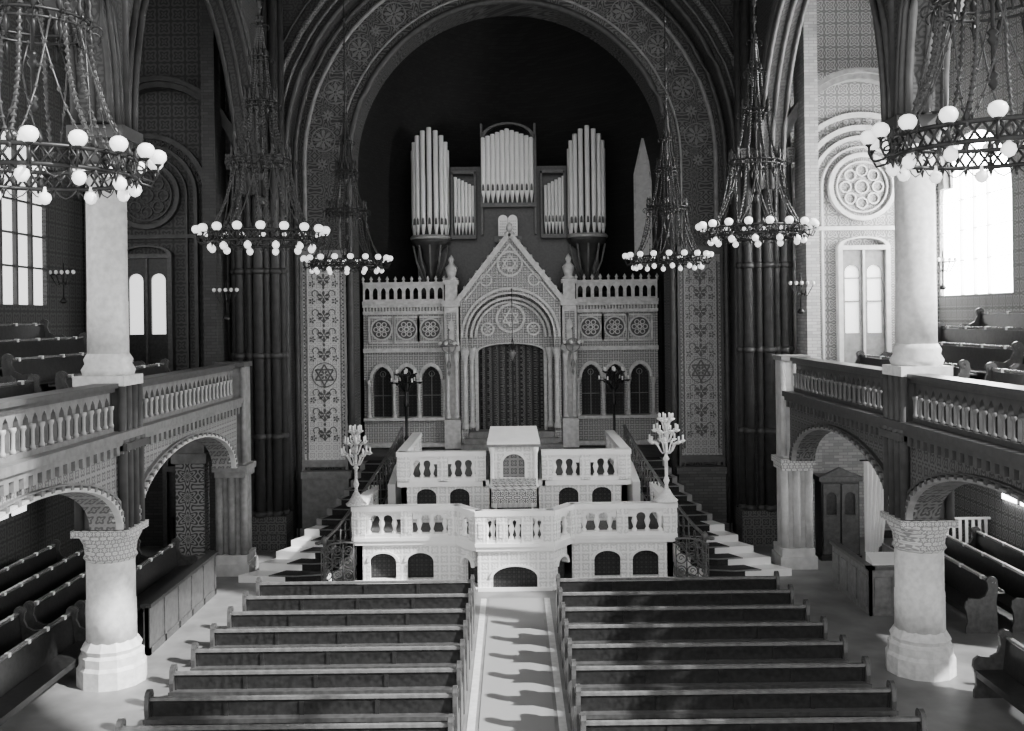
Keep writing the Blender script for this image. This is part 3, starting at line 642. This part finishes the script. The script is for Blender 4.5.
# ------------------------------------------------------------------ ark facade
FY=32.5; q_=.0325
fu=lambda p:p*q_
fz=lambda p:H-(p-318)*q_-2.05
ark=empty('torah_ark_facade',(-.05,FY,2.05),'ornate carved stone ark wall with gable, arches and medallions','ark')
M_f=rosette('ark_carving',0.22,0.48,6,4,14,bump=0.6)
M_fl=plain('ark_light_stone',0.58,0.6,0.2,8)
for s in (-1,1):
    w=sub('side_wing',ark)
    a,b=fu(66),fu(147)
    aa,bb=(a,b) if s>0 else (-b,-a)
    cs=[s*fu(c) for c in (80,104,129)]
    ob('wing_wall',MB().archwall(aa,bb,0,fz(303),0,.5,[(c,fu(19),fz(416),fz(378),'p',.42) for c in cs],n=8),M_f,w)
    for c in cs:
        ob('arched_window',MB().box(c-fu(10),c+fu(10),.3,.34,fz(418),fz(360)),M_lattice,w)
        ob('window_hood',MB().arc(c,fz(378),fu(9.5),fu(12),-.08,.02,0,pi,14,1.35),M_fl,w)
        m=MB().box(c-.012,c+.012,.2,.25,fz(416),fz(372)); m.box(c-fu(9),c+fu(9),.2,.25,fz(395),fz(394.4)).arc(c,fz(373),.08,.1,.2,.25,0,2*pi,12)
        ob('window_tracery',m,M_mstone,w)
        m=MB().arc(c,fz(328),fu(9.5),fu(11),-.08,0,0,2*pi,22)
        for i in range(6): m.arc(c+fu(5.5)*cos(i*pi/3),fz(328)+fu(5.5)*sin(i*pi/3),fu(1.8),fu(2.7),-.05,0,0,2*pi,8)
        m.arc(c,fz(328),fu(1.5),fu(2.8),-.05,0,0,2*pi,10)
        for t in (-1,1): m.box(c+t*fu(12)-.03,c+t*fu(12)+.03,-.09,0,fz(341),fz(315))
        m.box(c-fu(12),c+fu(12),-.09,0,fz(317),fz(315)); m.box(c-fu(12),c+fu(12),-.09,0,fz(342),fz(340))
        ob('medallion',m,M_fl,w)
        ob('medallion_field',MB().disc(c,fz(328),fu(9.5),-.02,0,20),M_motif,w)
    COLN=MB().lathe([(.08,0),(.08,.06),(.05,.1),(.05,1.0),(.07,1.05),(.1,1.17),(.1,1.22)],n=10)
    for c in (67,92,117,142):
        ob('colonnette',COLN,M_fl,w,(s*fu(c),-.08,fz(416)))
    for z0,z1,d in [(445,441,.25),(419,416,.2),(351,347,.16),(313,310,.15)]:
        ob('string_course',MB().box(aa,bb,-d,0,fz(z0),fz(z1)),M_fl,w)
    m=MB().box(aa,bb,-.22,0,fz(306),fz(303)).box(aa,bb,-.3,0,fz(303),fz(300))
    for i in range(26): 
        x=aa+(bb-aa)*(i+.25)/26; m.box(x,x+.05,-.16,0,fz(310),fz(306))
    ob('cornice',m,M_fl,w)
    m=MB().archwall(aa,bb,fz(300),fz(283),-.05,.07,[(aa+(bb-aa)*(i+.5)/10,fu(5),fz(298),fz(290),'p',.12) for i in range(10)],n=4)
    m.box(aa,bb,-.1,.12,fz(283),fz(281))
    for i in range(11):
        x=aa+(bb-aa)*i/10; m.lathe([(.05,0),(.03,.06),(.06,.1),(.005,.2)],x,0,fz(281),6)
    ob('parapet',m,M_fl,w)
    c=s*fu(58.5); p=sub('buttress',w); p.location=(c,0,0)
    ob('buttress_block',MB().box(-fu(8),fu(8),-.35,.5,0,fz(418)).box(-fu(7),fu(7),-.1,.5,fz(418),fz(350)).box(-fu(8.5),fu(8.5),-.4,.5,fz(350),fz(345)).box(-fu(7),fu(7),-.3,.5,fz(345),fz(306)).box(-fu(9),fu(9),-.45,.5,fz(306),fz(300)).box(-fu(6),fu(6),-.25,.3,fz(300),fz(284)).box(-fu(7.5),fu(7.5),-.35,.35,fz(284),fz(280)),M_fl,p)
    for x in (-.14,.14): ob('colonnette',MB().lathe([(.09,0),(.09,.08),(.065,.12),(.065,1.75),(.1,1.95),(.11,2.15)],n=10),M_fl,p,(x,-.24,fz(417)))
    ob('niche_panel',MB().archwall(-.16,.16,fz(342),fz(312),-.34,-.3,[(0,.2,fz(340),fz(325),'p',.2)],n=6),M_f,p)
    ob('finial',MB().lathe([(.2,0),(.22,.06),(.12,.12),(.18,.3),(.2,.42),(.1,.52),(.07,.58),(.1,.68),(.06,.76),(.005,.84)],n=12),M_fl,p,(0,0,fz(280)))
ce=sub('central_portal',ark)
slope=(300-238)/50
ob('portal_wall',MB().archwall(-fu(50),fu(50),0,lambda u:fz(238+slope*abs(u)/q_),-.25,.3,[(0,fu(86),0,fz(337),'r',fu(43))],n=20),M_f,ce)
for r0,r1,d,d2 in ((43,45,.36,-.2),(47,49.5,.33,-.2),(38,40.5,.05,.2),(34,36,-.05,.3)):
    ob('arch_moulding',MB().arc(0,fz(337),fu(r0),fu(r1),-d,d2,0,pi,28),M_fl,ce)
for s in (-1,1):
    m=MB().bar(s*fu(54),fz(303),0,fz(234),.16,-.38,.35)
    for i in range(9):
        t=(i+.5)/9; m.sphere(s*fu(54)*(1-t),-.1,fz(303)+(fz(234)-fz(303))*t+.13,.07,6,4)
    ob('gable_coping',m,M_fl,ce)
    ob('gable_moulding',MB().bar(s*fu(45),fz(300),0,fz(245),.05,-.3,-.2),M_fl,ce)
    ob('gable_roundel',MB().arc(s*fu(24),fz(280),fu(5),fu(6.5),-.3,-.24,0,2*pi,14),M_fl,ce)
ob('gable_star',MB().arc(0,fz(264),fu(11),fu(13),-.31,-.24,0,2*pi,24).star(0,fz(264),fu(9),.05,-.31,-.24),M_fl,ce)
ob('gable_finial',MB().lathe([(.14,0),(.16,.08),(.07,.14),(.12,.25),(.1,.34),(.005,.45)],n=10),M_fl,ce,(0,-.05,fz(236)))
ob('tympanum',MB().archwall(-fu(43),fu(43),0,fz(337)+.001,.25,.4,[(0,fu(66),fz(432),fz(352),'r',fu(8))],n=14).prism([(fu(43)*cos(pi*i/24),fz(337)+fu(43)*sin(pi*i/24)) for i in range(25)],.25,.4),M_f,ce)
ob('tympanum_star',MB().arc(0,fz(318),fu(12.5),fu(15),.15,.26,0,2*pi,26).star(0,fz(318),fu(9),.05,.15,.26),M_fl,ce)
for s in (-1,1): ob('tympanum_roundel',MB().arc(s*fu(23),fz(329),fu(5),fu(7),.15,.26,0,2*pi,16).petals(s*fu(23),fz(329),fu(4.5),6,.2,.26),M_fl,ce)
m=MB().arc(0,fz(352),fu(33),fu(36),.12,.26,0,pi,20,.26)
for s in (-1,1): m.box(min(s*fu(33),s*fu(36)),max(s*fu(33),s*fu(36)),.12,.26,fz(432),fz(352))
ob('niche_frame',m,M_fl,ce)
for s in (-1,1):
    for x,y in ((39,.0),(45.5,-.32)):
        ob('colonnette',MB().lathe([(.12,0),(.12,.12),(.075,.2),(.075,2.2),(.1,2.3),(.15,2.5),(.15,2.6)],n=12),M_fl,ce,(s*fu(x),y,fz(432)+.15))
ob('portal_steps',MB().box(-fu(50),fu(50),-.9,.6,0,.17).box(-fu(46),fu(46),-.65,.6,.17,.34).box(-fu(42),fu(42),-.4,.6,.34,.52),M_mstone,ce)
n=60; m=MB(); vs=[]
for zz in (fz(432),fz(343)):
    for i in range(n+1): vs.append((-fu(34)+fu(68)*i/n,.5+.04*sin(i*1.05),zz))
m.raw(vs,[(i,i+1,n+2+i,n+1+i) for i in range(n)],True)
ob('ark_curtain',m,M_curt,loc=(-.05,FY,2.05),label='dark damask curtain closing the ark niche',category='curtain')
struct('wall_ark_loft',MB().box(-5.0,4.95,33.02,33.4,2.05,7.0).box(-4.9,4.9,33.02,36.3,6.95,7.1),M_abrick,'dark wall and loft floor behind the ark')
e=empty('eternal_lamp',(0,31.7,5.1),'small hanging eternal lamp before the ark','hanging lamp')
ob('lamp_bowl',MB().lathe([(.01,-.22),(.03,-.15),(.1,-.02),(.12,.03),(.07,.08),(.09,.12)],n=12),M_mstone,e)
ob('lamp_chain',MB().tube([(0,0,2.0),(0,0,.45)],.012,5).tube([(.1,0,.06),(0,0,.5)],.01,4).tube([(-.1,0,.06),(0,0,.5)],.01,4).tube([(0,-.1,.06),(0,0,.5)],.01,4),M_iron,e)
ob('lamp_bracket',MB().tube([(0,.55,2.0),(0,0,2.05),(0,0,1.98)],.02,5),M_iron,e)
for s in (-1,1):
    e=empty('bracket_lantern',(s*1.97-.05,31.75,5.35),'wrought bracket lantern cluster with pale glass globes','lantern')
    ob('bracket',MB().tube([(0,.4,.5),(0,.1,.55),(0,0,.4),(0,0,-.5)],.02,5).arc(0,0,.2,.24,-.03,.03,0,2*pi,14).lathe([(.28,.0),(.3,.03),(.28,.06)],n=12),M_mstone,e)
    for i in range(7):
        qq=i*2*pi/7; ob('lamp_globe',MB().sphere(.3*cos(qq),.3*sin(qq),.1,.055,8,5),M_white,e)
    ob('pendant',MB().lathe([(.01,-.95),(.05,-.85),(.02,-.75),(.08,-.6),(.03,-.45)],n=8),M_mstone,e)
# ------------------------------------------------------------------ organ
org=empty('pipe_organ',(0,34.0,7.1),'large pipe organ with two round towers and central flat','organ')
oz=lambda p:H-(p-318)*.034-7.1
pc={}
def pipe_mesh(r,h):
    k_=(round(r,3),round(h,2))
    if k_ not in pc:
        m=MB().lathe([(r*.25,0),(r,.38),(r,h-.02),(r*.9,h)],n=12)
        pc[k_]=m.mesh('pipe'); pc[k_].materials.append(M_pipe)
        mm=MB().prism([(-r*.55,.42),(r*.55,.42),(r*.42,.6),(0,.66),(-r*.42,.6)],-r-.008,-r*.8)
        me=mm.mesh('pipe_mouth'); me.materials.append(M_motif); pc[k_]=(pc[k_],me)
    return pc[k_]
def pipe(par,x,y,z,r,h):
    a,b=pipe_mesh(r,h); p=ob('pipe',a,None,par,(x,y,z)); ob('pipe_mouth',b,None,p)
for s in (-1,1):
    cx=((432-512) if s<0 else (588-512))*.034
    t=sub('pipe_tower',org); t.location=(cx,0,0)
    for i in range(9):
        q=pi*(1+i/8); j=abs(i-4); x=.57*cos(q); y=.45*sin(q)
        hh=(oz(129)-oz(237))-[0,.1,.25,.45,.7][j]
        pipe(t,x,y,oz(237),.08,hh)
    ob('tower_console',MB().lathe([(.08,oz(282)),(.2,oz(275)),(.16,oz(268)),(.3,oz(258)),(.34,oz(250)),(.62,oz(243)),(.68,oz(240)),(.68,oz(237))],n=14),M_dstone,t)
    ob('tower_cornice',MB().lathe([(.7,oz(239)),(.72,oz(237)),(.66,oz(235))],n=16),M_gold,t)
    for i in range(5):
        q=pi*(1+(i+.5)/5); ob('console_rib',MB().tube([(.62*cos(q),.6*sin(q),oz(245)),(.5*cos(q),.48*sin(q),oz(262)),(.25*cos(q),.2*sin(q),oz(280))],.035,5),M_mstone,t)
    ob('tower_band',MB().lathe([(.665,oz(170)),(.68,oz(169)),(.665,oz(168))],n=24),M_mstone,t) if False else None
    f=sub('side_flat',org)
    for i in range(6):
        px=(457+i*3.5) if s<0 else (547+i*3.5)
        hh=(oz(177)-oz(235))-(.06*i if s<0 else .06*(5-i)); pipe(f,(px-512)*.034,-.1,oz(235),.055,hh)
    a=((454-512) if s<0 else (543-512))*.034
    ob('flat_frame',MB().box(a-.04,a+.8,-.3,.0,oz(239),oz(235)).box(a-.04,a+.02,-.2,.0,oz(235),oz(172)).box(a+.74,a+.8,-.2,.0,oz(235),oz(172)).box(a-.04,a+.8,-.2,0,oz(174),oz(171)),M_wood2,f)
cfl=sub('central_flat',org)
for i in range(11):
    j=abs(i-5); px=485+i*4.8
    pipe(cfl,(px-512)*.034,-.25,oz(204),.078,oz(130)-oz(204)-.06*j)
ob('case_frame',MB().box(-1.0,.87,-.4,.0,oz(208),oz(204)).box(-1.0,-.93,-.3,0,oz(235),oz(125)).box(.8,.87,-.3,0,oz(235),oz(125)).arc(-.07,oz(140),.8,.92,-.3,0,0,pi,16,.6),M_wood2,cfl)
ob('organ_case',MB().box(-3.2,3.0,.3,1.0,0,oz(165)).box(-1.0,.9,.05,.35,0,oz(135)),M_wood,org)
e=empty('commandment_tablets',(-.1,33.3,8.95),'bright double round-topped stone tablets with engraved script','tablets')
m=MB()
ob('tablet_slab',MB().prism([(-.32,0),(.32,0),(.32,.55)]+[(.16+.16*cos(q),.55+.16*sin(q)) for q in [pi*i/8 for i in range(1,8)]]+[(0,.55)]+[(-.16+.16*cos(q),.55+.16*sin(q)) for q in [pi*i/8 for i in range(1,8)]]+[(-.32,.55)],-.06,.02),plain('tablet_white',.9,.5,.03),e)
for t in (-.16,.16):
    for r in range(5):
        for w_ in range(4):
            x=t-.11+w_*.06; z=.5-r*.095; m.box(x,x+.035,-.066,-.058,z,z+.012).box(x+.028,x+.036,-.066,-.058,z-.03,z+.01)
m.box(-.006,.006,-.068,-.058,0,.56)
ob('engraving',m,M_motif,e,kind='stuff'); ob('tablet_stand',MB().box(-.45,.45,-.15,.15,-.2,0).box(-.1,.1,-.1,.1,-1.85,-.2),M_wood2,e)
w=struct('window_20',MB().prism([(-.26,0),(.26,0),(.26,3.1)]+[(.0,4.2)]+[(-.26,3.1)],0,.03),plain('lancet_glass',.6,.4),'tall narrow pointed apse lancet')
w.location=(4.45,33.6,7.9)
m=MB()
for z in [i*.3 for i in range(12)]: m.bar(-.26,z,.26,z+.25,.03,-.03,0)
m.bar(-.28,0,-.28,3.1,.06,-.06,0).bar(.28,0,.28,3.1,.06,-.06,0).bar(-.28,3.1,0,4.3,.06,-.06,0).bar(.28,3.1,0,4.3,.06,-.06,0)
ob('window_leading',m,M_fl,w)
# ------------------------------------------------------------------ chandeliers
TI=[(.9,.08),(.5,1.3),(.25,2.3),(.12,3.1),(.04,3.7)]
def chand_parts():
    P={}
    R=.9
    m=MB()
    for zz in (-.08,.09): m.tube([(R*cos(q),R*sin(q),zz) for q in [2*pi*i/40 for i in range(40)]],.024,6,True)
    for i in range(48):
        q=2*pi*i/48; q2=2*pi*(i+1)/48
        m.tube([(R*cos(q),R*sin(q),-.08),(R*cos(q2),R*sin(q2),.09)],.013,4); m.tube([(R*cos(q2),R*sin(q2),-.08),(R*cos(q),R*sin(q),.09)],.013,4)
    for i in range(24):
        q=2*pi*i/24; m.lathe([(.02,0),(.035,.04),(.003,.13)],R*cos(q),R*sin(q),.09,5); m.lathe([(.003,-.1),(.025,-.03),(.01,0)],R*cos(q),R*sin(q),-.08,5)
    P['ring']=(m.mesh('ring'),M_iron)
    m=MB().tube([(R,0,0),(R+.07,0,-.08),(R+.16,0,-.1),(R+.2,0,-.02),(R+.2,0,.04)],.014,5)
    m.tube([(R+.04+.05*cos(q),0,.05+.05*sin(q)) for q in [i*.7 for i in range(9)]],.01,4)
    m.lathe([(.012,0),(.035,.02),(.04,.04)],R+.2,0,.04,7)
    P['lamp_arm']=(m.mesh('lamp_arm'),M_iron)
    P['lamp_globe']=(MB().lathe([(.02,0),(.05,.015),(.075,.05),(.08,.085),(.065,.12),(.035,.14),(.005,.145)],R+.2,0,.06,9).mesh('lamp_globe'),M_globe)
    P['pendant_globe']=(MB().lathe([(.005,-.24),(.04,-.225),(.065,-.18),(.055,-.135),(.02,-.11),(.012,-.06)],R-.02,0,0,8).mesh('pendant_globe'),M_globe)
    path=[(R,0,.08)]
    for (r0,z0),(r1,z1) in zip(TI,TI[1:]):
        for j in range(1,7):
            u=j/6; path.append((r0+(r1-r0)*u-.12*sin(pi*u)*r0,0,z0+(z1-z0)*u))
    m=MB().tube(path,.014,5)
    for i in range(len(path)-1):
        for u in (0,.33,.66):
            a=Vector(path[i]).lerp(Vector(path[i+1]),u); m.lathe([(.003,-.04),(.03,0),(.003,.04)],a.x,a.y,a.z,5,False)
    P['beaded_chain']=(m.mesh('beaded_chain'),M_bead)
    m=MB(); A=Vector((R,0,.08)); B=Vector((.5*cos(.5),.5*sin(.5),1.3)); C=Vector((.5*cos(-.5),.5*sin(-.5),1.3))
    for E in (B,C):
        pts=[A.lerp(E,u)-Vector((0,0,.22*sin(pi*u))) for u in [j/8 for j in range(9)]]
        m.tube(pts,.009,4)
        for p in pts: m.lathe([(.003,-.03),(.022,0),(.003,.03)],p.x,p.y,p.z,5,False)
    P['stay_chain']=(m.mesh('stay_chain'),M_bead)
    m=MB()
    for (r,z),c in zip(TI[1:],(14,10,8,4)):
        for dz in (0,.08): m.tube([(r*cos(q),r*sin(q),z+dz) for q in [2*pi*i/20 for i in range(20)]],.016,5,True)
        for i in range(c):
            q=2*pi*i/c; h=.3 if r>.2 else .16
            m.lathe([(.014,0),(.04,h*.3),(.018,h*.5),(.03,h*.65),(.003,h)],r*cos(q),r*sin(q),z+.06,5); m.lathe([(.003,-.2),(.026,-.08),(.01,0)],r*1.02*cos(q),r*1.02*sin(q),z,5)
            m.tube([(r*cos(q)+.06*cos(q)*(1-cos(t)),r*sin(q)+.06*sin(q)*(1-cos(t)),z+.06*sin(t)) for t in [j*.6 for j in range(8)]],.009,4)
    P['crown']=(m.mesh('crown'),M_iron)
    m=MB().tube([(0,0,.55),(0,0,9.2)],.02,5)
    for z in (.6,1.0,1.4,1.9,2.4,2.8,3.1,3.4,3.8,4.1,4.5,5.0,5.6,6.2): m.lathe([(.01,-.09),(.055,-.02),(.03,.02),(.06,.05),(.01,.1)],0,0,z,8)
    P['stem']=(m.mesh('stem'),M_iron)
    m=MB()
    for i in range(24):
        q=i*pi/12
        m.tube([((R-.02)*cos(q+ (pi/12)*u),(R-.02)*sin(q+(pi/12)*u),-.08-.1*sin(pi*u)) for u in (0,.25,.5,.75,1)],.007,4)
    P['swag_chain']=(m.mesh('swag_chain'),M_bead)
    return P
CP=chand_parts()
for (x,y,z,sc) in [(-4.45,9.35,7.68,1.0),(4.5,9.3,7.78,1.0),(-4.13,16.6,7.6,.95),(4.42,18.0,7.72,.92),(-3.88,23.6,7.55,.92),(3.72,23.8,7.55,.92)]:
    e=empty('chandelier',(x,y,z),'ring chandelier of dark iron with beaded chains and opal globes','chandelier',rot=random.random(),group='nave ring chandeliers')
    e.scale=(sc,sc,sc)
    for k_,(me,mt) in CP.items():
        n={'lamp_arm':18,'lamp_globe':18,'pendant_globe':12,'beaded_chain':8,'stay_chain':8}.get(k_,1)
        for i in range(n):
            o=ob(k_,me,mt,e,rot=2*pi*i/n+(.1 if k_=='pendant_globe' else 0))
            if k_=='stem': o.scale=(1,1,(16.98-z)/9.2/sc)
for (x,y,z,f) in [(-11.6,25.9,7.5,1),(11.6,26.9,7.6,-1),(-7.5,26.3,7.0,0),(7.6,26.3,7.0,0)]:
    e=empty('wall_sconce',(x,y,z),'branched iron wall sconce with small opal lamps','wall lamp')
    m=MB().tube([(0,0,-.7),(0,0,.3)],.02,5).lathe([(.06,-.75),(.1,-.7),(.03,-.6)],n=8)
    if f: m.tube([(0,0,0),(-f*.3,0,0)],.02,5)
    else: m.tube([(0,0,0),(0,.3,0)],.02,5)
    for i in range(5):
        t=(i-2)/2; m.tube([(0,0,-.2),(t*.16,-.05,-.28),(t*.3,-.1,.0)],.014,5)
    ob('sconce_bracket',m,M_iron,e)
    for i in range(5):
        t=(i-2)/2; ob('lamp_globe',MB().lathe([(.02,0),(.05,.04),(.045,.09),(.005,.11)],t*.3,-.1,0,8),M_white,e)
# ------------------------------------------------------------------ lights
w=bpy.data.worlds.new('world'); SC.world=w; w.use_nodes=True
w.node_tree.nodes['Background'].inputs[0].default_value=(1,1,1,1); w.node_tree.nodes['Background'].inputs[1].default_value=1.9
sl=bpy.data.lights.new('sun','SUN'); sl.energy=13; sl.angle=math.radians(1.5); so=bpy.data.objects.new('sun',sl); COL.objects.link(so)
so.rotation_euler=Vector((1,-.5,.85)).to_track_quat('Z','Y').to_euler()
